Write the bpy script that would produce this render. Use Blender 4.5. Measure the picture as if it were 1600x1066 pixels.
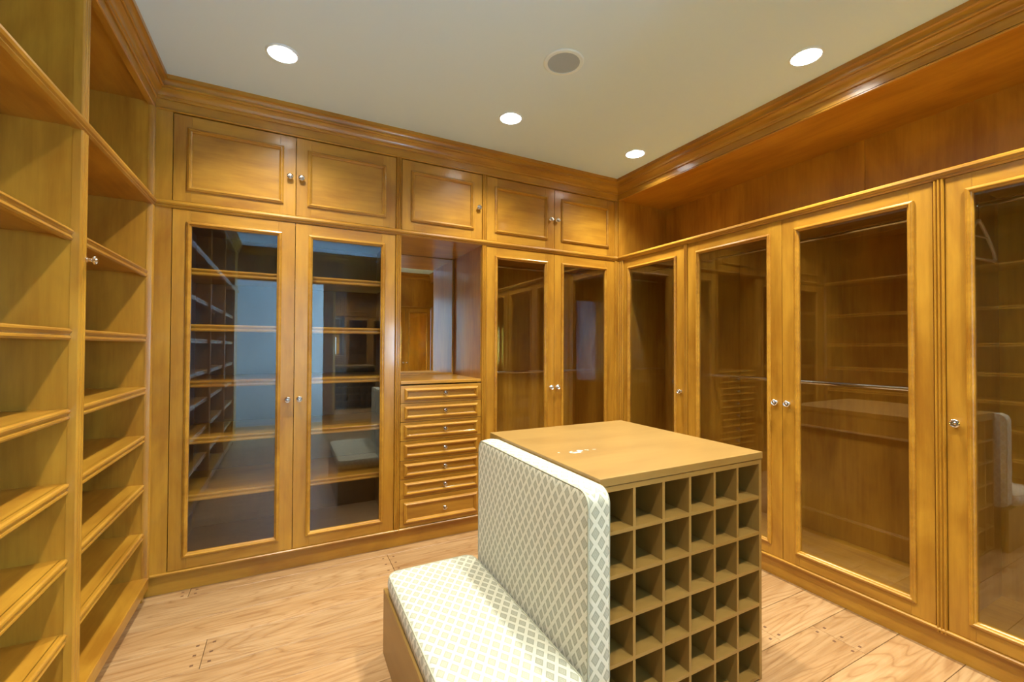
import bpy, bmesh, math, random
from mathutils import Vector, Matrix
random.seed(7)
S = bpy.context.scene
for o in list(bpy.data.objects): bpy.data.objects.remove(o)
COL = S.collection
PI = math.pi
H = 1.372                       # camera height above the floor
CEIL = 2.845
Z = lambda z: z+H                # heights measured from the camera

# ------------------------------------------------------------------ camera
cam_d = bpy.data.cameras.new('camera'); cam = bpy.data.objects.new('camera', cam_d); COL.objects.link(cam)
yaw, pitch, roll = [math.radians(a) for a in (27.325, 0.7806, 0.2541)]
fw = Vector((math.sin(yaw)*math.cos(pitch), math.cos(yaw)*math.cos(pitch), math.sin(pitch)))
rt = Vector((math.cos(yaw), -math.sin(yaw), 0)); up = rt.cross(fw)
c_, s_ = math.cos(roll), math.sin(roll)
rt, up = rt*c_ + up*s_, up*c_ - rt*s_
cam.matrix_world = Matrix(((rt.x, up.x, -fw.x, 0), (rt.y, up.y, -fw.y, 0), (rt.z, up.z, -fw.z, H), (0, 0, 0, 1)))
cam_d.sensor_width = 36; cam_d.lens = 678.24/1600*36; cam_d.clip_start = 0.02
S.camera = cam

# ------------------------------------------------------------------ world, exposure
w = bpy.data.worlds.new('world'); S.world = w; w.use_nodes = True
bg = w.node_tree.nodes['Background']; bg.inputs[0].default_value = (0.55, 0.75, 1.0, 1); bg.inputs[1].default_value = 1.2
S.view_settings.view_transform = 'Standard'; S.view_settings.look = 'None'
S.view_settings.gamma = 1; S.view_settings.use_curve_mapping = False
S.view_settings.exposure = 0.13
LAMP_W = 19.5                   # each ceiling downlight
LAMP_COL = (1.0, 0.97, 0.91)
DAY_W = 1080.0                    # daylight through the window of the lobby behind
S.cycles.max_bounces = 10; S.cycles.diffuse_bounces = 6; S.cycles.glossy_bounces = 6
S.cycles.transparent_max_bounces = 16; S.cycles.transmission_bounces = 6
S.cycles.sample_clamp_indirect = 6

# ------------------------------------------------------------------ materials
def mat(name):
    m = bpy.data.materials.new(name); m.use_nodes = True
    nt = m.node_tree; return m, nt, nt.nodes['Principled BSDF']
def N(nt, typ, **kw):
    n = nt.nodes.new(typ)
    for k, v in kw.items():
        if k.startswith('i_'): n.inputs[k[2:].replace('_', ' ')].default_value = v
        else: setattr(n, k, v)
    return n
def ramp(nt, stops):
    r = nt.nodes.new('ShaderNodeValToRGB'); e = r.color_ramp.elements
    while len(e) < len(stops): e.new(0.5)
    for el, (p, c) in zip(e, stops): el.position = p; el.color = (*c, 1) if len(c) == 3 else c
    return r
def mixc(nt, a, b, fac, mode='MIX'):
    m = nt.nodes.new('ShaderNodeMix'); m.data_type = 'RGBA'; m.blend_type = mode
    L = nt.links
    for sock, v in ((m.inputs['Factor'], fac), (m.inputs['A'], a), (m.inputs['B'], b)):
        if hasattr(v, 'default_value') or hasattr(v, 'is_output'): L.new(v, sock)
        else: sock.default_value = v
    return m.outputs['Result']
def wood(name, axis, light, dark, rough=0.3, fine=1.0):
    m, nt, b = mat(name); L = nt.links
    tc = N(nt, 'ShaderNodeTexCoord'); oi = N(nt, 'ShaderNodeObjectInfo')
    ad = N(nt, 'ShaderNodeVectorMath', operation='ADD')
    mul = N(nt, 'ShaderNodeMath', operation='MULTIPLY'); mul.inputs[1].default_value = 37.0
    L.new(oi.outputs['Random'], mul.inputs[0]); L.new(tc.outputs['Object'], ad.inputs[0]); L.new(mul.outputs[0], ad.inputs[1])
    mp = N(nt, 'ShaderNodeMapping'); sc = [1, 1, 1]; sc['xyz'.index(axis)] = 0.07; mp.inputs['Scale'].default_value = sc
    L.new(ad.outputs[0], mp.inputs[0])
    n1 = N(nt, 'ShaderNodeTexNoise', i_Scale=42.0*fine, i_Detail=5.0, i_Roughness=0.62); L.new(mp.outputs[0], n1.inputs['Vector'])
    mp2 = N(nt, 'ShaderNodeMapping'); s2 = [1, 1, 1]; s2['xyz'.index(axis)] = 0.4; mp2.inputs['Scale'].default_value = s2
    L.new(ad.outputs[0], mp2.inputs[0])
    n2 = N(nt, 'ShaderNodeTexNoise', i_Scale=4.5, i_Detail=4.0, i_Roughness=0.55, i_Distortion=0.6); L.new(mp2.outputs[0], n2.inputs['Vector'])
    hf = N(nt, 'ShaderNodeMix'); hf.inputs[0].default_value = 0.68; L.new(n1.outputs[0], hf.inputs[2]); L.new(n2.outputs[0], hf.inputs[3])
    r = ramp(nt, [(0.36, dark), (0.64, light)]); L.new(hf.outputs[0], r.inputs[0])
    L.new(r.outputs[0], b.inputs['Base Color'])
    b.inputs['Roughness'].default_value = rough
    b.inputs['Coat Weight'].default_value = 0.25; b.inputs['Coat Roughness'].default_value = 0.12
    bp = N(nt, 'ShaderNodeBump', i_Strength=0.05, i_Distance=0.002); L.new(n1.outputs[0], bp.inputs['Height']); L.new(bp.outputs[0], b.inputs['Normal'])
    return m
WL, WD = (0.50, 0.252, 0.024), (0.305, 0.127, 0.010)
WX, WY, WZ = [wood('honey maple grain ' + a, a, WL, WD) for a in 'xyz']
ISL, ISD = (0.285, 0.165, 0.036), (0.23, 0.125, 0.024)
IX, IY, IZ = [wood('matt island veneer ' + a, a, ISL, ISD, rough=0.42) for a in 'xyz']
DKZ = wood('shade darkened cabinet lining', 'z', (0.105, 0.052, 0.018), (0.06, 0.028, 0.010))  # wood colour darkened to stand for the unlit inside of the cabinet
def plain(name, col, rough=0.5, metal=0.0, spec=0.5):
    m, nt, b = mat(name); b.inputs['Base Color'].default_value = (*col, 1); b.inputs['Roughness'].default_value = rough
    b.inputs['Metallic'].default_value = metal; b.inputs['Specular IOR Level'].default_value = spec; return m
M_CEIL = plain('ceiling paint tinted against warm bounce', (0.64, 0.85, 1.0), 0.9, spec=0.2)  # neutral paint tinted blue to cancel warm light bounced off floor and wood
M_WHITE = plain('white enamel', (0.86, 0.86, 0.85), 0.35)
M_RIM = plain('painted metal tinted against warm bounce', (0.72, 0.90, 1.0), 0.45)  # white rim given the ceiling's blue tint against warm bounced light
M_CHROME = plain('chrome', (0.78, 0.76, 0.72), 0.16, 1.0)
M_KNOBDARK = plain('aged nickel', (0.30, 0.27, 0.23), 0.3, 1.0)
M_GRILLE = plain('grey speaker mesh', (0.36, 0.47, 0.57), 0.8)  # grey shifted to blue so warm bounced light leaves it neutral
M_PIPING = plain('sage piping', (0.34, 0.33, 0.22), 0.8)
M_HANGER = plain('pale wood hanger', (0.62, 0.42, 0.20), 0.45)
M_PLASTER = plain('lobby plaster', (0.62, 0.60, 0.56), 0.9)
M_LOBBY = plain('pale lobby panelling', (0.62, 0.64, 0.66), 0.5)
M_PEG = plain('walnut peg', (0.14, 0.066, 0.028), 0.5)
M_MIRROR = plain('mirror silver', (0.86, 0.87, 0.86), 0.01, 1.0)
def glass():
    m = bpy.data.materials.new('cabinet glass'); m.use_nodes = True; nt = m.node_tree; L = nt.links
    nt.nodes.clear(); out = N(nt, 'ShaderNodeOutputMaterial')
    fr = N(nt, 'ShaderNodeFresnel', i_IOR=1.5); tr = N(nt, 'ShaderNodeBsdfTransparent'); gl = N(nt, 'ShaderNodeBsdfGlossy', i_Roughness=0.0)
    ge = N(nt, 'ShaderNodeNewGeometry'); io = N(nt, 'ShaderNodeMapRange', i_To_Min=1.75, i_To_Max=1/1.75)   # a thin pane: same reflectance from both sides
    L.new(ge.outputs['Backfacing'], io.inputs[0]); L.new(io.outputs[0], fr.inputs['IOR'])
    tr.inputs[0].default_value = (0.955, 0.955, 0.945, 1)
    mx = N(nt, 'ShaderNodeMixShader'); L.new(fr.outputs[0], mx.inputs[0]); L.new(tr.outputs[0], mx.inputs[1]); L.new(gl.outputs[0], mx.inputs[2])
    L.new(mx.outputs[0], out.inputs[0]); return m
M_GLASS = glass()
def emit(name, col, s):
    m = bpy.data.materials.new(name); m.use_nodes = True; nt = m.node_tree; nt.nodes.clear()
    out = N(nt, 'ShaderNodeOutputMaterial'); e = N(nt, 'ShaderNodeEmission'); e.inputs[0].default_value = (*col, 1); e.inputs[1].default_value = s
    nt.links.new(e.outputs[0], out.inputs[0]); return m
M_LAMP = emit('lamp diffuser', (1, 0.96, 0.9), 14)

def floor_mat():
    m, nt, b = mat('oak floorboard'); L = nt.links
    tc = N(nt, 'ShaderNodeTexCoord'); oi = N(nt, 'ShaderNodeObjectInfo')
    mul = N(nt, 'ShaderNodeMath', operation='MULTIPLY'); mul.inputs[1].default_value = 53.0; L.new(oi.outputs['Random'], mul.inputs[0])
    ad = N(nt, 'ShaderNodeVectorMath', operation='ADD'); L.new(tc.outputs['Object'], ad.inputs[0]); L.new(mul.outputs[0], ad.inputs[1])
    mp = N(nt, 'ShaderNodeMapping'); mp.inputs['Scale'].default_value = (0.30, 2.3, 1); L.new(ad.outputs[0], mp.inputs[0])
    n0 = N(nt, 'ShaderNodeTexNoise', i_Scale=2.6, i_Detail=2.0, i_Roughness=0.45, i_Distortion=0.35); L.new(mp.outputs[0], n0.inputs['Vector'])
    k = N(nt, 'ShaderNodeMath', operation='MULTIPLY'); k.inputs[1].default_value = 38.0; L.new(n0.outputs[0], k.inputs[0])
    fr = N(nt, 'ShaderNodeMath', operation='PINGPONG'); fr.inputs[1].default_value = 1.0; L.new(k.outputs[0], fr.inputs[0])
    mp3 = N(nt, 'ShaderNodeMapping'); mp3.inputs['Scale'].default_value = (0.05, 1, 1); L.new(ad.outputs[0], mp3.inputs[0])
    nf = N(nt, 'ShaderNodeTexNoise', i_Scale=75.0, i_Detail=4.0, i_Roughness=0.6); L.new(mp3.outputs[0], nf.inputs['Vector'])
    nb = N(nt, 'ShaderNodeTexNoise', i_Scale=2.2, i_Detail=3.0); L.new(mp.outputs[0], nb.inputs['Vector'])
    r1 = ramp(nt, [(0.0, (0.33, 0.190, 0.078)), (0.25, (0.41, 0.255, 0.112)), (1.0, (0.45, 0.290, 0.135))]); L.new(fr.outputs[0], r1.inputs[0])
    r2 = ramp(nt, [(0.36, (0.76, 0.70, 0.62)), (0.56, (1, 1, 1))]); L.new(nf.outputs[0], r2.inputs[0])
    r3 = ramp(nt, [(0.35, (0.88, 0.80, 0.70)), (0.65, (1.04, 1.02, 1.0))]); L.new(nb.outputs[0], r3.inputs[0])
    c = mixc(nt, r1.outputs[0], r2.outputs[0], 0.75, 'MULTIPLY'); c = mixc(nt, c, r3.outputs[0], 1.0, 'MULTIPLY')
    hs = N(nt, 'ShaderNodeHueSaturation'); mr = N(nt, 'ShaderNodeMapRange', i_To_Min=0.88, i_To_Max=1.08); L.new(oi.outputs['Random'], mr.inputs[0])
    L.new(mr.outputs[0], hs.inputs['Value']); L.new(c, hs.inputs['Color']); L.new(hs.outputs[0], b.inputs['Base Color'])
    b.inputs['Roughness'].default_value = 0.34
    bp = N(nt, 'ShaderNodeBump', i_Strength=0.08, i_Distance=0.002); L.new(nf.outputs[0], bp.inputs['Height']); L.new(bp.outputs[0], b.inputs['Normal'])
    return m
M_FLOOR = floor_mat()
M_SUB = plain('dark subfloor joint', (0.20, 0.11, 0.05), 0.9)

def fabric():
    m, nt, b = mat('diamond woven fabric'); L = nt.links
    uv = N(nt, 'ShaderNodeTexCoord'); sp = N(nt, 'ShaderNodeSeparateXYZ'); L.new(uv.outputs['UV'], sp.inputs[0])
    def ma(op, a, bb=None):
        n = N(nt, 'ShaderNodeMath', operation=op)
        for i, v in enumerate((a, bb)):
            if v is None: continue
            if isinstance(v, (int, float)): n.inputs[i].default_value = v
            else: L.new(v, n.inputs[i])
        return n.outputs[0]
    U = ma('DIVIDE', sp.outputs[0], 0.045); V = ma('DIVIDE', sp.outputs[1], 0.064)
    p = ma('FRACT', ma('ADD', U, V)); q = ma('FRACT', ma('SUBTRACT', U, V))
    d = ma('MAXIMUM', ma('ABSOLUTE', ma('SUBTRACT', p, 0.5)), ma('ABSOLUTE', ma('SUBTRACT', q, 0.5)))   # 0 centre .. .5 band
    CR, FI, IN = (0.60, 0.570, 0.41), (0.315, 0.305, 0.205), (0.41, 0.395, 0.28)
    r = ramp(nt, [(0.0, FI), (0.06, IN), (0.12, FI), (0.19, IN), (0.24, FI), (0.335, FI), (0.36, CR), (0.435, CR), (0.455, (0.55, 0.52, 0.37)), (0.475, CR)])
    L.new(d, r.inputs[0])
    wv = N(nt, 'ShaderNodeTexNoise', i_Scale=900.0, i_Detail=2.0); L.new(uv.outputs['UV'], wv.inputs['Vector'])
    r2 = ramp(nt, [(0.3, (0.86, 0.86, 0.86)), (0.7, (1.05, 1.05, 1.05))]); L.new(wv.outputs[0], r2.inputs[0])
    c = mixc(nt, r.outputs[0], r2.outputs[0], 1.0, 'MULTIPLY'); L.new(c, b.inputs['Base Color'])
    b.inputs['Roughness'].default_value = 0.85; b.inputs['Sheen Weight'].default_value = 0.15; b.inputs['Specular IOR Level'].default_value = 0.2
    bp = N(nt, 'ShaderNodeBump', i_Strength=0.25, i_Distance=0.002); L.new(d, bp.inputs['Height']); L.new(bp.outputs[0], b.inputs['Normal'])
    return m
M_FAB = fabric()
def scuffed():
    m = IX.copy(); m.name = 'island top veneer with paint scuffs'; nt = m.node_tree; L = nt.links; b = nt.nodes['Principled BSDF']
    src = b.inputs['Base Color'].links[0].from_socket
    tc = N(nt, 'ShaderNodeTexCoord'); fac = None
    # positions relative to the island's base (0.913, 1.134)
    for (x, y, r) in ((0.140, 0.346, 0.022), (0.162, 0.338, 0.020), (0.178, 0.353, 0.017), (0.210, 0.352, 0.012), (0.246, 0.352, 0.012), (0.080, 0.365, 0.006)):
        d = N(nt, 'ShaderNodeVectorMath', operation='DISTANCE'); L.new(tc.outputs['Object'], d.inputs[0]); d.inputs[1].default_value = (x, y, 0.939)
        q = N(nt, 'ShaderNodeMapRange', i_From_Min=r, i_From_Max=r*0.45); L.new(d.outputs['Value'], q.inputs[0])
        if fac is None: fac = q.outputs[0]
        else:
            mm = N(nt, 'ShaderNodeMath', operation='MAXIMUM'); L.new(fac, mm.inputs[0]); L.new(q.outputs[0], mm.inputs[1]); fac = mm.outputs[0]
    ns = N(nt, 'ShaderNodeTexNoise', i_Scale=60.0, i_Detail=3.0); L.new(tc.outputs['Object'], ns.inputs['Vector'])
    rr = ramp(nt, [(0.46, (0, 0, 0)), (0.56, (1, 1, 1))]); L.new(ns.outputs[0], rr.inputs[0])
    mu = N(nt, 'ShaderNodeMath', operation='MULTIPLY'); L.new(fac, mu.inputs[0]); L.new(rr.outputs[0], mu.inputs[1])
    c = mixc(nt, src, (0.85, 0.80, 0.66, 1), mu.outputs[0]); L.new(c, b.inputs['Base Color']); return m
M_TOP = scuffed()

# ------------------------------------------------------------------ mesh helpers
def FB(a, n, z): return (a, 3.0 - n, z)          # back run: n points into the room
def FR(a, n, z): return (2.609 - n, a, z)        # right run
def FL(a, n, z): return (-0.66 + n, a, z)        # left run
def W(a, n, z): return (a, n, z)                 # plain world axes
def grain(fr): return WY if fr in (FR, FL) else WX     # horizontal grain of a run
class MB:
    def __init__(s, fr=W): s.v = []; s.f = []; s.m = []; s.fr = fr
    def box(s, a0, a1, n0, n1, z0, z1, mi=0):
        i = len(s.v); s.v += [s.fr(a, n, z) for z in (z0, z1) for n in (n0, n1) for a in (a0, a1)]
        for q in ((0, 1, 3, 2), (4, 6, 7, 5), (0, 4, 5, 1), (2, 3, 7, 6), (0, 2, 6, 4), (1, 5, 7, 3)):
            s.f.append([i+k for k in q]); s.m.append(mi)
        return s
    def loops(s, loops, closed=False, caps=True, mi=0):      # loft between equal closed loops of world points
        i = len(s.v); n = len(loops[0])
        for lp in loops: s.v += [tuple(p) for p in lp]
        R = len(loops)
        for r in range(R if closed else R-1):
            for k in range(n):
                s.f.append([i+r*n+k, i+r*n+(k+1) % n, i+((r+1) % R)*n+(k+1) % n, i+((r+1) % R)*n+k]); s.m.append(mi)
        if caps and not closed:
            s.f.append([i+k for k in range(n)][::-1]); s.m.append(mi); s.f.append([i+(R-1)*n+k for k in range(n)]); s.m.append(mi)
        return s
    def ring(s, a0, a1, z0, z1, prof, mi=0):                 # mitred rectangular frame; closed profile of (inset, n)
        L = []
        for (d, n) in prof: L.append([s.fr(a0+d, n, z0+d), s.fr(a1-d, n, z0+d), s.fr(a1-d, n, z1-d), s.fr(a0+d, n, z1-d)])
        return s.loops(L, closed=True, mi=mi)
    def along(s, a0, a1, prof, m0=0, m1=0, mi=0):            # closed profile (n,z) run along a, mitres m0/m1
        return s.loops([[s.fr(a0+m0*n, n, z) for n, z in prof], [s.fr(a1-m1*n, n, z) for n, z in prof]], mi=mi)
    def upright(s, prof, z0, z1, mi=0):                      # closed profile (a,n) run up z
        return s.loops([[s.fr(a, n, z0) for a, n in prof], [s.fr(a, n, z1) for a, n in prof]], mi=mi)
    def lathe(s, a, z, prof, seg=14, mi=0):                  # (radius, n) about the outward axis
        return s.loops([[s.fr(a+r*math.cos(2*PI*k/seg), n, z+r*math.sin(2*PI*k/seg)) for k in range(seg)] for r, n in prof], mi=mi)
    def lathe_z(s, x, y, prof, seg=40, mi=0, closed=False):
        return s.loops([[(x+r*math.cos(2*PI*k/seg), y+r*math.sin(2*PI*k/seg), z) for k in range(seg)] for r, z in prof], mi=mi, closed=closed)
    def tube(s, pts, r, seg=8, closed=False, mi=0):
        pts = [Vector(p) for p in pts]; L = []; n = len(pts); u = None
        for k, p in enumerate(pts):
            t = (pts[(k+1) % n]-pts[k-1]) if closed or 0 < k < n-1 else (pts[1]-pts[0] if k == 0 else pts[-1]-pts[-2])
            t.normalize()
            if u is None: u = t.orthogonal().normalized()
            u = (u - t*u.dot(t)).normalized(); v = t.cross(u)
            L.append([p + (u*math.cos(2*PI*j/seg)+v*math.sin(2*PI*j/seg))*r for j in range(seg)])
        return s.loops(L, closed=closed, mi=mi)
    def build(s, name, mats, parent=None, base=None, smooth=False, bevel=0, uv=False):
        base = Vector(base) if base is not None else (parent_base(parent) if parent else Vector((0, 0, 0)))
        me = bpy.data.meshes.new(name); me.from_pydata([tuple(Vector(p)-base) for p in s.v], [], s.f)
        for m in (mats if isinstance(mats, (list, tuple)) else [mats]): me.materials.append(m)
        for p, mi in zip(me.polygons, s.m): p.material_index = mi
        bm = bmesh.new(); bm.from_mesh(me); bmesh.ops.recalc_face_normals(bm, faces=bm.faces)
        if bevel:
            es = [e for e in bm.edges if len(e.link_faces) == 2 and e.calc_face_angle(0) > 0.6]
            bmesh.ops.bevel(bm, geom=es, offset=bevel, segments=2, affect='EDGES', profile=0.5, clamp_overlap=True)
        if uv:
            l = bm.loops.layers.uv.new('uv')
            for f in bm.faces:
                nn = f.normal; ax = max(range(3), key=lambda i: abs(nn[i]))
                for lp in f.loops:
                    c = lp.vert.co
                    lp[l].uv = ((c.y, c.z) if ax == 0 else (c.x, c.z) if ax == 1 else (c.x, c.y))
        bm.to_mesh(me); bm.free()
        if smooth:
            for p in me.polygons: p.use_smooth = True
            me.set_sharp_from_angle(angle=math.radians(24))
        o = bpy.data.objects.new(name, me); COL.objects.link(o)
        if parent: o.parent = parent
        else: o.location = base
        return o
BASES = {}
def parent_base(o):
    while o is not None:
        if o.name in BASES: return BASES[o.name]
        o = o.parent
    return Vector((0, 0, 0))
def thing(name, label, cat, loc, group=None):
    o = bpy.data.objects.new(name, None); o.empty_display_size = 0.1; COL.objects.link(o); o.location = loc
    BASES[o.name] = Vector(loc); o['label'] = label; o['category'] = cat
    if group: o['group'] = group
    return o
def struct(o, label, cat):
    o['kind'] = 'structure'; o['label'] = label; o['category'] = cat; return o
def knob(fr, a, z, parent, r=0.018, n0=0.0, name='knob'):
    m = MB(fr)
    m.lathe(a, z, [(r*.62, n0), (r*.62, n0+.003), (r*.36, n0+.006), (r*.34, n0+.014), (r*.75, n0+.018), (r, n0+.023), (r, n0+.026),
                   (r*.86, n0+.0285), (r*.66, n0+.025), (r*.5, n0+.0225)], mi=0)
    m.lathe(a, z, [(r*.60, n0+.0228), (r*.46, n0+.0232), (r*.40, n0+.028), (r*.24, n0+.0315), (r*.05, n0+.0325)], mi=0)
    m.lathe(a, z, [(r*.72, n0+.0235), (r*.58, n0+.0242)], mi=1)
    return m.build(name, [M_CHROME, M_KNOBDARK], parent, smooth=True)

# raised (bolection) moulding: (inset from its outer edge, height above the door face)
BOL = [(0, -.002), (0, .007), (.003, .011), (.007, .0125), (.010, .016), (.014, .016), (.0165, .012), (.018, .0085), (.022, .0065), (.025, .002), (.025, -.012), (.008, -.012)]
def door(fr, a0, a1, z0, z1, parent, ins_l, ins_r, ins_b, ins_t, glazed, knob_a=None, knob_z=None, n0=0.0):
    g = 0.0015; a0 += g; a1 -= g; z0 += g; z1 -= g
    m = MB(fr); il, ir, ib, it = a0+ins_l, a1-ins_r, z0+ins_b, z1-ins_t
    e = .02       # the frame runs on beneath the moulding
    m.box(a0, il+e, n0-.022, n0, z0, z1, 0); m.box(ir-e, a1, n0-.022, n0, z0, z1, 0)
    m.box(il+e, ir-e, n0-.022, n0-.0004, z0, ib+e, 1); m.box(il+e, ir-e, n0-.022, n0-.0004, it-e, z1, 1)
    d = m.build('door', [WZ, grain(fr)], parent, bevel=.0012)
    MB(fr).ring(il, ir, ib, it, [(q, n0+h) for q, h in BOL]).build('glazing_bead' if glazed else 'panel_moulding', grain(fr), d, smooth=True)
    if glazed: MB(fr).box(il+.019, ir-.019, n0-.010, n0-.006, ib+.019, it-.019).build('glass_pane', M_GLASS, d)
    else: MB(fr).box(il+.019, ir-.019, n0-.012, n0-.004, ib+.019, it-.019).build('door_panel', grain(fr), d)
    if knob_a is not None: knob(fr, knob_a, knob_z, d, n0=n0)
    return d
def carcass(fr, a0, a1, z0, z1, depth, parent, front=-.024, t=.018, lining=None):
    lw = lining or WZ
    MB(fr).box(a0, a0+t, -depth, front, z0, z1).build('side_panel', lw, parent); MB(fr).box(a1-t, a1, -depth, front, z0, z1).build('side_panel', lw, parent)
    MB(fr).box(a0+t, a1-t, -depth, -depth+.012, z0, z1).build('back_panel', lw, parent)
    g = lining or grain(fr)
    MB(fr).box(a0+t, a1-t, -depth+.012, front, z0, z0+t).build('cabinet_floor', g, parent)
    MB(fr).box(a0+t, a1-t, -depth+.012, front, z1-t, z1).build('cabinet_top', g, parent)
NOSE = [(-.02, 0), (-.006, 0), (0, -.004), (.001, -.010), (-.003, -.017), (-.006, -.019), (-.006, -.024), (-.002, -.027), (-.001, -.033), (-.005, -.039), (-.02, -.040)]
def shelf(fr, a0, a1, ztop, nfront, nback, parent):
    m = MB(fr); m.box(a0, a1, nback, nfront-.018, ztop-.022, ztop)
    m.along(a0, a1, [(nfront+n, ztop+z) for n, z in NOSE])
    return m.build('shelf', grain(fr), parent, smooth=True)
def flute(a0, a1, h=.010):
    w = a1-a0; p = [(a0, -.02)]
    for k in range(3):
        for j in range(6):
            t = j/5; p.append((a0+w*(k+.07+.86*t)/3, h*(.25+.75*math.sin(PI*t)**.8)))
    p.append((a1, -.02)); return p

# ------------------------------------------------------------------ floor with its boards
XL0, XR0, Y0, Y1 = -1.05, 2.66, -2.56, 3.06
fl = MB().box(XL0-.3, XR0+.6, Y0-.1, Y1+.6, -.06, -.014).build('floor', M_SUB)
struct(fl, 'oak plank floor of wide honey coloured boards with dark square pegs', 'floor')
bounds = [-2.56, -2.34, -2.11, -1.90, -1.68, -1.45, -1.24, -1.02, -.80, -.57, -.34, -.11, .115, .335, .56, .785, 1.015, 1.24, 1.44, 1.64, 1.84, 2.04, 2.26, 2.47, 2.68, 2.93, 3.06]
butt = {2.26: [-.32, 1.75], 2.68: [.595], 1.015: [.45, 2.32], 2.93: [-.47, 1.5], 1.24: [-.1, 2.07], 1.44: [.2], 1.64: [1.3], 1.84: [-.2, 2.4], 2.04: [.75], 2.47: [1.0, 2.2]}
pegs = MB()
for k in range(len(bounds)-1):
    y0, y1 = bounds[k], bounds[k+1]
    cuts = butt.get(y0) or [random.uniform(-.6, .4), random.uniform(1.2, 2.3)]
    xs = [XL0] + cuts + [XR0]
    for j in range(len(xs)-1):
        g = .0011; x0, x1 = xs[j]+g, xs[j+1]-g; dz = random.uniform(0, .0006)
        m = MB(); b0, b1 = y0+g, y1-g; e = .0012
        m.loops([[(x0, b0, -.014), (x1, b0, -.014), (x1, b1, -.014), (x0, b1, -.014)],
                 [(x0, b0, -.0015-dz), (x1, b0, -.0015-dz), (x1, b1, -.0015-dz), (x0, b1, -.0015-dz)],
                 [(x0+e, b0+e, -dz), (x1-e, b0+e, -dz), (x1-e, b1-e, -dz), (x0+e, b1-e, -dz)]])
        m.build('plank', M_FLOOR, fl)
    for c in cuts:
        for sx in (-.031, .031):
            for fy in (.17, .5, .83):
                px, py = c+sx+random.uniform(-.002, .002), y0+(y1-y0)*fy
                pegs.box(px-.0065, px+.0065, py-.0055, py+.0055, -.004, .0004)
pg = pegs.build('peg', M_PEG, fl); pg['kind'] = 'stuff'

# ------------------------------------------------------------------ ceiling with holes for the lamps and the speaker
LIGHTS = [(-.038, 2.46), (1.26, 2.47), (2.33, 2.485), (2.31, 1.25), (-.02, 1.25), (1.26, 1.25), (-.02, .25), (1.26, .25), (2.31, .25)]
SPK = (1.253, 1.857)
holes = [(x, y, .068) for x, y in LIGHTS] + [(SPK[0], SPK[1], .098)]
xs = sorted({-1.1, 3.3} | {x+s*.12 for x, y, r in holes for s in (-1, 1)})
ys = sorted({-1.47, 3.7} | {y+s*.12 for x, y, r in holes for s in (-1, 1)})
m = MB()
hole_cells = {}
rects = []
def split(rect, hs):
    x0, x1, y0, y1 = rect
    if not hs: rects.append((rect, None)); return
    x, y, r = hs[0]; a, b, c, d = x-.12, x+.12, y-.12, y+.12
    rest = hs[1:]
    for q in ((x0, x1, y0, c), (x0, x1, d, y1), (x0, a, c, d), (b, x1, c, d)):
        split(q, [h for h in rest if q[0] < h[0] < q[1] and q[2] < h[1] < q[3]])
    rects.append(((a, b, c, d), (x, y, r)))
# order by row so that no lamp's cell is cut by another's
rows = {}
for h in holes: rows.setdefault(round(h[1]*2.2)/2.2, []).append(h)
yy = sorted(rows); edges = [-1.47] + [(yy[i]+yy[i+1])/2 for i in range(len(yy)-1)] + [3.7]
for i, k in enumerate(yy):
    hs = sorted(rows[k]); ex = [-1.1] + [(hs[j][0]+hs[j+1][0])/2 for j in range(len(hs)-1)] + [3.3]
    for j, h in enumerate(hs): split((ex[j], ex[j+1], edges[i], edges[i+1]), [h])
for (x0, x1, y0, y1), h in rects:
    if h is None:
        i = len(m.v); m.v += [(x0, y0, CEIL), (x0, y1, CEIL), (x1, y1, CEIL), (x1, y0, CEIL)]; m.f.append([i, i+1, i+2, i+3]); m.m.append(0)
    else:
        seg = 40; i = len(m.v)
        for k in range(seg):
            t = 2*PI*(k+.5)/seg; cx, sy = math.cos(t), math.sin(t); q = .12/max(abs(cx), abs(sy))
            m.v.append((h[0]+h[2]*cx, h[1]+h[2]*sy, CEIL)); m.v.append((h[0]+q*cx, h[1]+q*sy, CEIL))
        for k in range(seg):
            j = (k+1) % seg; m.f.append([i+2*k, i+2*k+1, i+2*j+1, i+2*j]); m.m.append(0)
        for sx, sy in ((1, 1), (-1, 1), (-1, -1), (1, -1)):   # square corners
            kk = [k for k in range(seg)]
            t = math.atan2(sy, sx) % (2*PI); k = int((t/(2*PI)*seg-.5)) % seg
            c = len(m.v); m.v.append((h[0]+sx*.12, h[1]+sy*.12, CEIL)); m.f.append([i+2*k+1, c, i+2*((k+1) % seg)+1]); m.m.append(0)
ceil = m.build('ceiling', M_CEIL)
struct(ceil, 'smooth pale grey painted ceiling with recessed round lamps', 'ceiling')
struct(MB().box(-1.1, 3.3, -1.47, 3.7, CEIL+.12, CEIL+.16).build('ceiling', M_CEIL), 'slab above the recessed lamps of the pale ceiling', 'ceiling')

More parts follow.
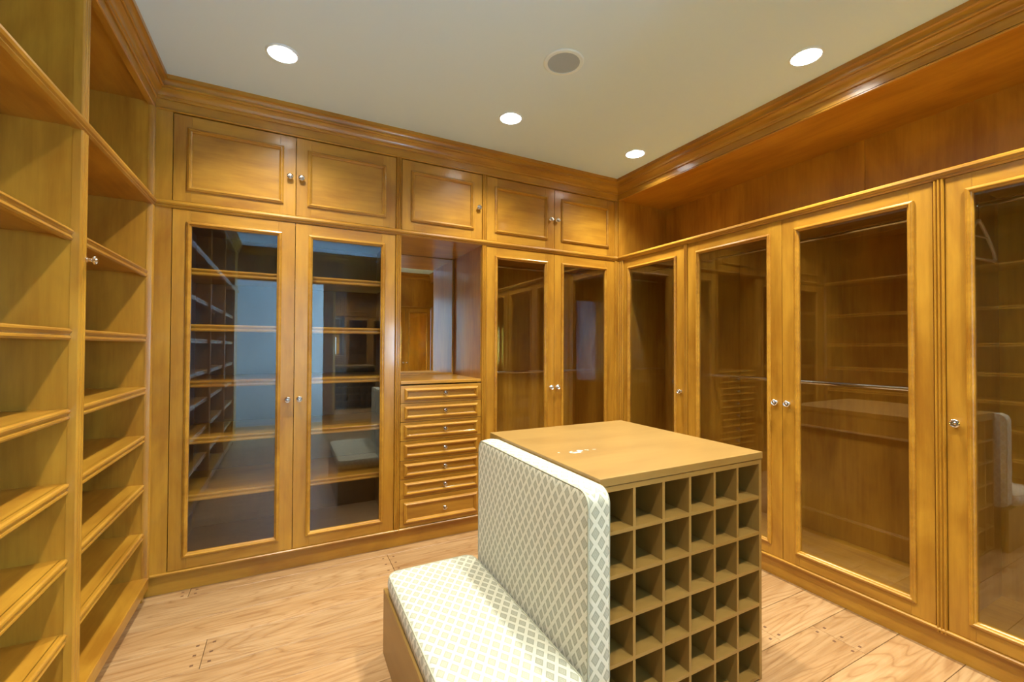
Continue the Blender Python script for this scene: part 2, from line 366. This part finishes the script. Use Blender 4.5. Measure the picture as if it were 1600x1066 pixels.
# ------------------------------------------------------------------ walls
struct(MB().box(-1.1, 3.3, 3.64, 3.7, -.05, CEIL).build('wall_back', M_PLASTER), 'plaster wall behind the run of cabinets with the mirror niche', 'wall')
struct(MB().box(3.22, 3.28, -1.5, 3.64, -.05, CEIL).build('wall_right', M_PLASTER), 'plaster wall behind the long row of glass wardrobes', 'wall')
struct(MB().box(-1.10, -1.04, -2.6, 3.64, -.05, CEIL).build('wall_left', M_PLASTER), 'plaster wall behind the open shoe shelves', 'wall')
m = MB(); m.box(.50, 1.53, -1.53, -1.47, 0, CEIL); m.box(1.53, 2.63, -1.53, -1.47, Z(.80), CEIL); m.box(2.63, 3.22, -1.53, -1.47, 0, CEIL); m.box(-1.04, .50, -1.53, -1.47, 2.35, CEIL)
struct(m.build('wall_rear', WZ), 'wood panelled wall behind the viewpoint with a wide opening', 'wall')
# lobby beyond the opening: seen only as a reflection in the glass
struct(MB().box(-1.04, 1.53, -2.62, -2.56, 0, 2.75).build('wall_lobby', M_LOBBY), 'pale panelled wall of the small lobby behind', 'wall')
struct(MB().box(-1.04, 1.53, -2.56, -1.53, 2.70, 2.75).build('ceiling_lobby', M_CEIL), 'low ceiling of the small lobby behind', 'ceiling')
m = MB(); m.box(1.47, 1.53, -2.56, -1.53, 0, .5); m.box(1.47, 1.53, -2.56, -1.53, 2.3, 2.70); m.box(1.47, 1.53, -2.56, -2.50, .5, 2.3); m.box(1.47, 1.53, -1.75, -1.53, .5, 2.3)
struct(m.build('wall_lobby_side', M_PLASTER), 'plaster wall of the lobby with a tall window', 'wall')
wf = MB()
for q in ((1.48, 1.52, -2.50, -2.46, .5, 2.3), (1.48, 1.52, -1.79, -1.75, .5, 2.3), (1.48, 1.52, -2.46, -1.79, .5, .54), (1.48, 1.52, -2.46, -1.79, 2.26, 2.3), (1.485, 1.515, -2.46, -1.79, 1.39, 1.42)): wf.box(*q)
win = struct(wf.build('window_1', M_WHITE), 'white lobby window letting in cool daylight', 'window')
MB().box(1.498, 1.502, -2.46, -1.79, .54, 2.26).build('pane', M_GLASS, win)
ld = bpy.data.lights.new('daylight', 'AREA'); ld.shape = 'RECTANGLE'; ld.size = .64; ld.size_y = 1.7; ld.energy = DAY_W; ld.color = (.33, .64, 1.0)
lo = bpy.data.objects.new('daylight', ld); COL.objects.link(lo); lo.location = (1.60, -2.125, 1.4); lo.rotation_euler = (0, PI/2, 0)

# ------------------------------------------------------------------ crown mouldings, friezes, rails (setting)
CROWN = [(0, Z(1.358)), (.010, Z(1.358)), (.013, Z(1.361)), (.013, Z(1.373)), (.018, Z(1.376)), (.021, Z(1.388)), (.028, Z(1.399)), (.038, Z(1.406)), (.038, Z(1.412)),
         (.044, Z(1.412)), (.048, Z(1.416)), (.048, Z(1.423)), (.044, Z(1.426)), (.046, Z(1.436)), (.053, Z(1.446)), (.060, Z(1.450)), (.066, Z(1.450)), (.066, CEIL), (0, CEIL)]
FRZ = [(-.022, Z(1.300)), (.004, Z(1.300)), (.008, Z(1.304)), (.008, Z(1.309)), (.003, Z(1.313)), (.003, Z(1.360)), (0, Z(1.362)), (-.022, Z(1.362))]
XA, XB = -.66, 2.609
def trim(n, m, mt, label):
    return struct(m.build('trim_%d' % n, mt, smooth=True), label, 'trim')
trim(1, MB(FB).along(XA, XB, CROWN, 1, 1), WX, 'stepped wooden crown moulding above the back cabinets')
trim(2, MB(FR).along(-1.47, 3.0, CROWN, 0, 1), WY, 'long wooden crown moulding above the right hand wardrobes')
trim(3, MB(FL).along(-1.47, 3.0, CROWN, 0, 1), WY, 'wooden crown moulding above the open left shelves')
trim(4, MB(FB).along(XA, XB, FRZ, 1, 1), WX, 'flat frieze board under the back crown moulding')
trim(5, MB(FR).along(-1.47, 3.0, FRZ, 0, 1), WY, 'fascia board along the front of the right soffit')
trim(6, MB(FL).along(-1.47, 3.0, FRZ, 0, 1), WY, 'fascia board under the left crown moulding')
RAIL = [(-.02, Z(.764)), (.002, Z(.764)), (.006, Z(.768)), (.010, Z(.771)), (.010, Z(.776)), (.016, Z(.780)), (.020, Z(.788)), (.018, Z(.798)), (.012, Z(.804)), (.002, Z(.806)), (-.02, Z(.806))]
trim(7, MB(FB).along(XA, XB, RAIL, 1, 1), WX, 'rounded rail moulding between upper and lower back cabinets')
trim(8, MB(FR).along(-1.47, 3.0, RAIL, 0, 1), WY, 'rounded rail moulding along the top of the right wardrobes')
trim(9, MB(FL).along(-1.47, 3.0, RAIL, 0, 1), WY, 'rounded rail moulding continuing across the left shelves')
rb = MB(); rb.fr = lambda a, n, z: (a, -1.47+n, z)
trim(10, rb.along(XA, XB, CROWN, 1, 1), WX, 'crown moulding on the rear wall behind the viewpoint')
# soffit and the open ledge behind the right fascia
struct(MB().box(2.60, 3.22, -1.47, 3.0, Z(1.312), Z(1.33)).build('ceiling_soffit', WY), 'long wooden soffit over the tops of the right wardrobes', 'ceiling')
pn = MB().box(3.205, 3.22, -1.47, 1.391, Z(.78), Z(1.312)).build('wall_right_upper', WZ); struct(pn, 'dark wood backing board under the right soffit, near piece', 'wall')
pn = MB().box(3.205, 3.22, 1.393, 3.0, Z(.78), Z(1.312)).build('wall_right_upper', WZ); struct(pn, 'wood backing board under the right soffit, far piece by the corner', 'wall')
struct(MB().box(2.60, 3.205, 3.0, 3.02, Z(.78), Z(1.312)).build('wall_back_upper', WZ), 'short wood end board closing the space under the right soffit', 'wall')
struct(MB().box(2.60, 2.665, 2.975, 2.999, Z(.806), Z(1.312)).build('trim_11', WZ), 'narrow upright post in the corner under the right soffit', 'trim')
# bases
LED = [(-.06, Z(-1.262)), (.004, Z(-1.262)), (.010, Z(-1.259)), (.011, Z(-1.252)), (.007, Z(-1.247)), (-.06, Z(-1.247))]
m = MB(FB); m.along(XA, XB, LED, 1, 1); m.box(XA-.03, XB, -.06, -.026, 0, Z(-1.262))
struct(m.build('baseboard_back', WX, smooth=True), 'plain wooden plinth under the back cabinets', 'baseboard')
m = MB(FR); m.along(-1.47, 3.0, LED, 0, 1); m.box(-1.47, 3.026, -.06, -.020, 0, Z(-1.262))
struct(m.build('baseboard_right', WY, smooth=True), 'plain wooden plinth under the right wardrobes', 'baseboard')

# uprights between the doors
UP = [(Z(-1.268), Z(.764)), (Z(.806), Z(1.300))]
def upright(n, fr, a0, a1, spans, label, h=.010):
    m = MB(fr)
    for z0, z1 in spans: m.upright(flute(a0, a1, h), z0, z1)
    trim(n, m, WZ, label)
upright(12, FB, .651, .689, UP, 'reeded upright left of the drawer chest niche')
upright(13, FB, 1.293, 1.330, UP, 'reeded upright right of the drawer chest niche')
upright(14, FB, 2.571, 2.607, UP, 'reeded corner upright at the end of the back cabinets')
upright(15, FR, 2.240, 2.269, UP[:1], 'slim reeded upright beside the single corner wardrobe')
upright(16, FR, .833, .871, UP[:1], 'broad reeded upright right of the near pair of glass doors')
upright(17, FR, .130, .168, UP[:1], 'reeded upright past the nearest glass door')
upright(18, FR, 2.924, 2.998, UP[:1], 'reeded corner upright beside the first right wardrobe')
m = MB(FB); m.box(-.664, -.579, -.022, 0, Z(-1.247), Z(.764)); m.box(-.664, -.579, -.022, 0, Z(.806), Z(1.300))
trim(19, m, WZ, 'plain filler board in the left corner beside the tall glass doors')

# ------------------------------------------------------------------ back run
def upper(a0, mids, a1, knobs, label):
    t = thing('wall_cabinet', label, 'cabinet', FB((a0+a1)/2, 0, Z(.807)))
    carcass(FB, a0, a1, Z(.807), Z(1.300), .62, t)
    e = [a0]+mids+[a1]
    for k in range(len(e)-1):
        door(FB, e[k], e[k+1], Z(.807), Z(1.296), t, .063, .066, .063, .068, False, knobs[k], Z(1.042))
upper(-.577, [.036], .651, [.003, .067], 'wide two-door wood wall cabinet above the tall glass doors at left')
upper(.690, [], 1.292, [1.262], 'single-door wood wall cabinet above the mirror niche')
upper(1.331, [1.939], 2.571, [1.900, 1.962], 'two-door wood wall cabinet next to the far right corner')

t = thing('glass_cabinet', 'tall glass-door shelf cabinet left of the drawers, moulded shelves inside', 'cabinet', FB(.036, 0, 0))
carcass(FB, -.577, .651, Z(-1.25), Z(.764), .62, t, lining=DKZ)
for zt in (.445, .122, -.203, -.527, -.852): shelf(FB, -.558, .632, Z(zt), -.045, -.60, t)
door(FB, -.577, .036, Z(-1.247), Z(.764), t, .063, .072, .063, .066, True, .003, Z(-.328))
door(FB, .036, .650, Z(-1.247), Z(.764), t, .072, .070, .063, .066, True, .067, Z(-.328))

def rod(fr, a0, a1, z, n, t, r=.0125):
    o = MB(fr).tube([fr(a0, n, z), fr(a1, n, z)], r, 12).build('hanging_rod', M_CHROME, t, smooth=True); o['label'] = 'chrome hanging rod'
t = thing('glass_cabinet', 'tall glass-door wardrobe between the drawers and the far corner, with hanging rods', 'cabinet', FB(1.95, 0, 0))
carcass(FB, 1.331, 2.571, Z(-1.25), Z(.764), .62, t)
rod(FB, 1.349, 2.553, Z(-.215), -.30, t); rod(FB, 1.349, 2.553, Z(.68), -.30, t)
door(FB, 1.331, 1.939, Z(-1.247), Z(.764), t, .066, .066, .063, .066, True, 1.903, Z(-.325))
door(FB, 1.939, 2.571, Z(-1.247), Z(.764), t, .066, .085, .063, .066, True, 1.965, Z(-.325))

t = thing('drawer_chest', 'built-in wooden chest of seven drawers under the mirror niche', 'chest of drawers', FB(.99, 0, 0))
for q in ((.690, .706, -.62, -.024), (1.276, 1.292, -.62, -.024)): MB(FB).box(*q, Z(-1.25), Z(-.262)).build('side_panel', WZ, t)
MB(FB).box(.706, 1.276, -.62, -.60, Z(-1.25), Z(-.262)).build('back_panel', WZ, t)
m = MB(FB); m.box(.690, 1.293, -.62, .001, Z(-.262), Z(-.240)); m.build('counter_top', WX, t, bevel=.003)
DZ = [-.270, -.394, -.523, -.654, -.788, -.917, -1.047, -1.245]
for k in range(7):
    z1, z0 = Z(DZ[k])-.0015, Z(DZ[k+1])+.0015; a0, a1 = .6915, 1.2905
    d = MB(FB).box(a0, a1, -.022, .002, z0, z1).build('drawer', WX, t, bevel=.0012)
    b = .020 if k < 6 else .026
    p = [(q*1.05, .002+h*1.25) for q, h in BOL[:-2]] + [(.027, .0005), (.001, .0005)]
    MB(FB).ring(a0+.026, a1-.030, z0+b, z1-b, p).build('panel_moulding', WX, d, smooth=True)
    knob(FB, 1.008, (z0+z1)/2+(.004 if k < 6 else .0), d, r=.0145, n0=.002)
# niche lining (part of the run's carcass)
t = thing('mirror_niche', 'open wood-lined niche with a mirror back, above the drawer chest', 'niche', FB(.99, 0, Z(-.24)))
MB(FB).box(.675, .691, -.62, -.021, Z(-.240), Z(.764)).build('side_panel', WZ, t); MB(FB).box(1.292, 1.308, -.62, -.021, Z(-.240), Z(.764)).build('side_panel', WZ, t)
MB(FB).box(.691, 1.292, -.62, -.02, Z(.764), Z(.780)).build('niche_top', WX, t); MB(FB).box(.691, 1.292, -.635, -.622, Z(-.240), Z(.764)).build('back_panel', WZ, t)
MB(FB).box(.694, 1.272, -.619, -.612, Z(-.222), Z(.758)).build('mirror_glass', M_MIRROR, t)
MB(FB).box(.691, 1.280, -.621, -.598, Z(-.239), Z(-.223)).build('ledge', WX, t)
MB(FB).box(1.272, 1.278, -.621, -.606, Z(-.222), Z(.758)).build('edge_strip', WZ, t)

# ------------------------------------------------------------------ right run
def right_cab(a0, mids, a1, knobs, label, rods, cab_ins=(.068, .066)):
    t = thing('wardrobe', label, 'wardrobe', FR((a0+a1)/2, 0, 0))
    carcass(FR, a0, a1, Z(-1.25), Z(.780), .58, t)
    e = [a0]+mids+[a1]
    for k in range(len(e)-1):
        door(FR, e[k], e[k+1], Z(-1.247), Z(.764), t, *cab_ins, .063, .066, True, knobs[k], Z(-.325))
    for z in rods: rod(FR, a0+.018, a1-.018, Z(z), -.245, t)
    return t
right_cab(2.270, [], 2.922, [2.302], 'single-door glass wardrobe in the far right corner', [.668], (.068, .050))
right_cab(.872, [1.554], 2.238, [1.518, 1.590], 'wide double-door glass wardrobe behind the island, two chrome rods inside', [.668, -.209], (.066, .072))
right_cab(.169, [], .832, [.799], 'glass wardrobe with a hanger inside, cut by the right edge of the frame', [.668])
right_cab(-1.20, [-.535], .130, [-.571, -.499], 'double-door glass wardrobe beside the viewpoint, past the one with the hanger', [.668, -.209])
struct(MB(FR).box(-1.47, -1.202, -.022, 0, Z(-1.247), Z(.764)).build('trim_20', WZ), 'filler board at the near end of the right wardrobes', 'trim')

FRE = lambda a, n, z: (a, -1.465+n, z)
t = thing('wardrobe', 'double-door glass wardrobe set in the rear wall, seen in the niche mirror', 'wardrobe', FRE(2.08, 0, 0))
def _fr(a, n, z): return FRE(a, n, z)
carcass(_fr, 1.55, 2.605, .10, Z(.78), .25, t, front=-.010)
door(_fr, 1.555, 2.08, .125, Z(.764), t, .063, .066, .063, .066, True, 2.045, Z(-.325), n0=.022); door(_fr, 2.08, 2.60, .125, Z(.764), t, .066, .063, .063, .066, True, 2.115, Z(-.325), n0=.022)
struct(MB(_fr).along(1.53, 2.62, [(n, z) for n, z in RAIL]).build('trim_21', WX, smooth=True), 'rail moulding over the rear wall wardrobe', 'trim')
struct(MB(_fr).box(1.53, 2.62, -.25, -.004, 0, .098).build('baseboard_rear', WX), 'plinth of the rear wall wardrobe', 'baseboard')
# ------------------------------------------------------------------ left shelving
SH = [.407, .0575, -.223, -.482, -.744, -1.003]
def bay(a0, a1, label, fillet=None):
    t = thing('shoe_shelving', label, 'shelving', FL((a0+a1)/2, 0, 0))
    MB(FL).box(a0, a1, -.375, -.36, 0, Z(1.317)).build('back_panel', WZ, t)
    MB(FL).box(a0, a1, -.36, -.02, Z(1.317), Z(1.335)).build('top_panel', WY, t)
    MB(FL).box(a0, a1, -.36, -.02, Z(.770), Z(.800)).build('shelf', WY, t)
    for zt in SH: shelf(FL, a0, a1, Z(zt), -.012, -.36, t)
    m = MB(FL); m.box(a0, a1, -.36, .012, Z(-1.30), Z(-1.242)); m.build('base_shelf', WY, t, bevel=.004)
    MB(FL).box(a0, a1, -.05, -.03, 0, Z(-1.30)).build('toe_board', WY, t)
    return t
def partition(n, a0, a1, label, f0=None, f1=None, top=Z(1.300)):
    t = thing('shelf_partition', label, 'partition', FL((a0+a1)/2, 0, 0))
    MB(FL).box(a0, a1, -.36, -.015, 0, Z(1.317)).build('side_panel', WZ, t)
    f0 = a0-.002 if f0 is None else f0; f1 = a1+.002 if f1 is None else f1
    m = MB(FL)
    for z0, z1 in ((Z(-1.268), Z(.764)), (Z(.806), top)): m.upright(flute(f0, f1, .008), z0, z1)
    m.build('reeded_stile', WZ, t, smooth=True); return t
partition(1, 2.968, 3.0, 'end panel of the left shelving in the far left corner', 2.966, 2.998)
p = partition(2, 2.061, 2.113, 'upright partition between the two visible bays of left shelves')
o = knob(FL, 2.108, Z(.310), p, r=.016, n0=.006, name='valet_knob'); o['label'] = 'small chrome valet knob'
bay(2.113, 2.968, 'narrow bay of open shoe shelves next to the far left corner')
bay(1.035, 2.061, 'bay of open shoe shelves cut by the left edge of the frame')
p = partition(3, .985, 1.035, 'upright partition left of the viewpoint, second from the corner'); knob(FL, 1.03, Z(.310), p, r=.016, n0=.006, name='valet_knob')
bay(-.02, .985, 'bay of open shoe shelves beside the viewpoint')
p = partition(4, -.07, -.02, 'upright partition left of the viewpoint, third from the corner')
bay(-1.05, -.07, 'bay of open shoe shelves nearest the rear opening')
partition(5, -1.10, -1.05, 'near end panel of the left shelving by the rear opening')
struct(MB(FL).box(-1.47, -1.102, -.36, 0, 0, CEIL).build('wall_left_near', WZ), 'wood panelled pier between left shelving and rear opening', 'wall')

# rear wall mirror, seen in the glass of the back doors
t = thing('mirror', 'tall wood-framed mirror on the rear wall behind the viewpoint', 'mirror', (1.03, -1.465, .1))
MB().box(.66, 1.40, -1.468, -1.458, .16, 2.28).build('mirror_glass', M_MIRROR, t)
rb = MB(); rb.fr = lambda a, n, z: (a, -1.469+n, z)
rb.ring(.60, 1.46, .10, 2.34, [(q*3, h+.012) for q, h in BOL[:-2]] + [(.075, .002), (0, .002)]).build('mirror_frame', WZ, t, smooth=True)

# ------------------------------------------------------------------ storage island
IX0, IX1, IY0, IY1, IT = .913, 1.766, 1.134, 2.005, .939
t = thing('storage_island', 'square wooden island with open cubbyholes and paint-scuffed top, mid room', 'island', (IX0, IY0, 0))
MB().box(IX0, IX1, IY0, IY1, IT-.028, IT).build('island_top', M_TOP, t, bevel=.0015)
FI = lambda a, n, z: (a, IY0+.003-n, z)
FIR = lambda a, n, z: (1.761+n, a, z)
D = .36; zt = IT-.030
MB(FI).box(.923, .934, -(IY1-IY0)+.012, 0, 0, zt).build('side_panel', IZ, t); MB(FI).box(1.745, 1.761, -(IY1-IY0)+.012, 0, 0, zt).build('side_panel', IZ, t)
MB(FI).box(.934, 1.745, -D-.012, -D, 0, zt).build('back_panel', IZ, t)
MB(FI).box(.934, 1.745, -(IY1-IY0)+.010, -(IY1-IY0)+.024, 0, zt).build('rear_panel', IX, t)
MB(FI).box(.934, 1.745, -D, 0, .890, zt).build('head_rail', IX, t)
for a in (1.0645, 1.203, 1.3385, 1.474, 1.610):
    MB(FI).box(a-.006, a+.006, -D, -.0012, 0, .8895).build('cubby_divider', IZ, t)
for z in (.7515, .6045, .458, .310, .163, .012):
    MB(FI).box(.9345, 1.7445, -D, -.0004, z-.0065, z+.0065).build('cubby_shelf', IX, t)
for fr_, a0, a1 in ((FIR, IY0+.06, IY1-.06),):
    MB(fr_).ring(a0, a1, .16, .80, BOL[:-2] + [(.025, -.002)]).build('panel_moulding', IY, t, smooth=True)
FIB = lambda a, n, z: (a, IY1-.004+n, z)
MB(FIB).ring(.99, 1.69, .16, .80, BOL[:-2] + [(.025, -.004)]).build('panel_moulding', IX, t, smooth=True)

# bench
t = thing('bench', 'low wooden box bench built against the left side of the island', 'bench', (.39, 1.07, 0))
zb = .286
m = MB(); m.box(.393, .408, 1.07, IY1, .0, zb); m.build('front_panel', IY, t, bevel=.001)
m = MB(); m.box(.408, .920, IY1-.015, IY1, 0, zb); m.build('end_panel', IX, t); MB().box(.408, .920, 1.07, 1.085, 0, zb).build('end_panel', IX, t)
MB().box(.408, .920, 1.085, IY1-.015, zb-.018, zb-.004).build('seat_board', IY, t)

# cushions
def rrect(u0, u1, v0, v1, r, seg=8):
    P = []
    for cu, cv, a in ((u1-r, v1-r, 0), (u0+r, v1-r, 90), (u0+r, v0+r, 180), (u1-r, v0+r, 270)):
        for k in range(seg+1):
            th = math.radians(a+90*k/seg); P.append((cu+r*math.cos(th), cv+r*math.sin(th)))
    # subdivide the long straight runs
    Q = []
    for i, p in enumerate(P):
        q = P[(i+1) % len(P)]; d = math.hypot(q[0]-p[0], q[1]-p[1]); n = max(1, int(d/.04))
        Q += [(p[0]+(q[0]-p[0])*k/n, p[1]+(q[1]-p[1])*k/n) for k in range(n)]
    return Q
def cushion(name, label, mapf, u0, u1, v0, v1, T, r, base, puff=.012, wave=.004):
    t = thing(name, label, 'cushion', base)
    O = rrect(u0, u1, v0, v1, r); cu, cv = (u0+u1)/2, (v0+v1)/2; hu, hv = (u1-u0)/2, (v1-v0)/2
    def ring(ins, h): return [mapf(cu+(u-cu)*(1-ins/hu), cv+(v-cv)*(1-ins/hv), h) for u, v in O]
    def capring(s, h0, sgn):
        L = []
        for u, v in O:
            x, y = (u-cu)*s, (v-cv)*s
            k = (1-(abs(x)/hu)**2.6)*(1-(abs(y)/hv)**2.6)
            ww = wave*math.sin(9*x+5*y)*math.cos(7*y-3*x)*k
            L.append(mapf(cu+x, cv+y, h0+sgn*(puff*k**.6)+ww))
        return L
    bt = .004
    L = [capring(s, 0, -1) for s in (.03, .25, .5, .7, .85, .94)] + [ring(.007, .001), ring(.002, .004)]
    L += [ring(-.001-bt*math.sin(PI*q), .006+(T-.012)*q) for q in (0, .2, .4, .6, .8, 1)]
    L += [ring(.002, T-.004), ring(.007, T-.001)] + [capring(s, T, 1) for s in (.94, .85, .7, .5, .25, .03)]
    MB().loops(L).build('cushion_cover', M_FAB, t, smooth=False, uv=True)
    o = [c for c in t.children][0]
    for p in o.data.polygons: p.use_smooth = True
    for h in (.003, T-.003):
        MB().tube(ring(.0015, h), .0028, 6, closed=True).build('piping', M_PIPING, t, smooth=True)
    return t
cushion('seat_cushion', 'cream diamond-pattern seat cushion lying flat on the low bench', lambda u, v, h: (u, v, zb-.002+.012+h), .402, .806, 1.05, 1.972, .074, .045, (.604, 1.51, zb), puff=.011)
cushion('back_cushion', 'cream diamond-pattern back cushion standing upright against the island', lambda u, v, h: (.908-h, u, v), 1.078, 1.935, zb+.004, .926, .088, .045, (.87, 1.5, zb), puff=.006)

# ------------------------------------------------------------------ clothes hanger on the rod of the nearest wardrobe
hx, hy, hz = 2.854, .793, Z(.668)
t = thing('clothes_hanger', 'pale wooden clothes hanger on the rod inside the rightmost wardrobe', 'hanger', (hx, hy, hz-.25))
hook = [(hx-.0, 0, 0)]
pts = [(hx + .0155*math.cos(math.radians(a)), hy, hz + .0155*math.sin(math.radians(a))+.0005) for a in range(200, -70, -18)]
pts += [(hx, hy, hz-.030), (hx, hy, hz-.075)]
MB().tube(pts, .0022, 8).build('hook', M_CHROME, t, smooth=True)
def hpt(s, d): return (hx, hy+s*.16, hz-d)        # arms run along the rod so the outline shows
body = MB()
ang = math.radians(177)                            # the hanger is turned on its hook
def R_(s, dz): return (hx+s*math.cos(ang)*-1, hy+s*math.sin(ang)*-1, hz+dz)
for sg in (-1, 1):
    body.tube([R_(0, -.068), R_(sg*.03, -.085), R_(sg*.10, -.150), R_(sg*.155, -.205), R_(sg*.168, -.235), R_(sg*.158, -.247), R_(0, -.247)], .0075, 8)
body.build('hanger_arms', M_HANGER, t, smooth=True)
MB().tube([R_(-.082, -.143), R_(.082, -.143)], .004, 8).build('trouser_bar', M_HANGER, t, smooth=True)

# ------------------------------------------------------------------ ceiling lamps and speaker
def ceiling_light(x, y, label):
    t = thing('ceiling_light', label, 'lamp', (x, y, CEIL-.004))
    r = .067
    MB().lathe_z(x, y, [(r-.004, CEIL+.006), (r-.002, CEIL-.004), (r+.004, CEIL-.006), (r+.010, CEIL-.0015), (r+.0105, CEIL+.0005), (r, CEIL+.004)], closed=True).build('trim_ring', M_RIM, t, smooth=True)
    MB().lathe_z(x, y, [(r-.003, CEIL+.002), (r-.010, CEIL+.050), (r-.008, CEIL+.052), (r-.001, CEIL+.002)], closed=True).build('can', M_WHITE, t, smooth=True)
    MB().lathe_z(x, y, [(.0575, CEIL+.0405), (.0575, CEIL+.044), (.0530, CEIL+.044), (.0530, CEIL+.0405)], closed=True).build('lens_ring', M_KNOBDARK, t, smooth=True)
    d = MB().lathe_z(x, y, [(.055, CEIL+.045), (.056, CEIL+.052)]).build('diffuser', M_LAMP, t); d['label'] = 'glowing white diffuser'
    l = bpy.data.lights.new('lamp', 'AREA'); l.shape = 'DISK'; l.size = .096; l.energy = LAMP_W; l.color = LAMP_COL; l.spread = math.radians(124)
    o = bpy.data.objects.new('lamp', l); COL.objects.link(o); o.parent = t; o.location = (0, 0, .0425)
LL = ['recessed ceiling lamp nearest the left shelves, above the tall glass doors', 'recessed ceiling lamp in the middle, above the drawer chest', 'recessed ceiling lamp in the far right corner by the crown',
      'recessed ceiling lamp above the right wardrobes, near the camera', 'recessed ceiling lamp over the floor by the left shelves, overhead', 'recessed ceiling lamp straight above the wooden island', 'recessed ceiling lamp by the left shelves beside the viewpoint', 'recessed ceiling lamp in front of the island cubbyholes',
      'recessed ceiling lamp over the right wardrobes beside the viewpoint']
for (x, y), lb in zip(LIGHTS, LL): ceiling_light(x, y, lb)
t = thing('ceiling_speaker', 'round flush ceiling speaker with a grey mesh grille and white rim', 'speaker', (SPK[0], SPK[1], CEIL-.005))
MB().lathe_z(*SPK, [(.083, CEIL-.001), (.083, CEIL-.006), (.098, CEIL-.006), (.104, CEIL-.003), (.104, CEIL+.0005), (.090, CEIL+.003)], closed=True).build('speaker_rim', M_RIM, t, smooth=True)
g = MB().lathe_z(*SPK, [(.083, CEIL+.002), (.083, CEIL-.003), (.040, CEIL-.0045), (.002, CEIL-.005)]).build('speaker_grille', M_GRILLE, t, smooth=True); g['label'] = 'grey mesh grille'
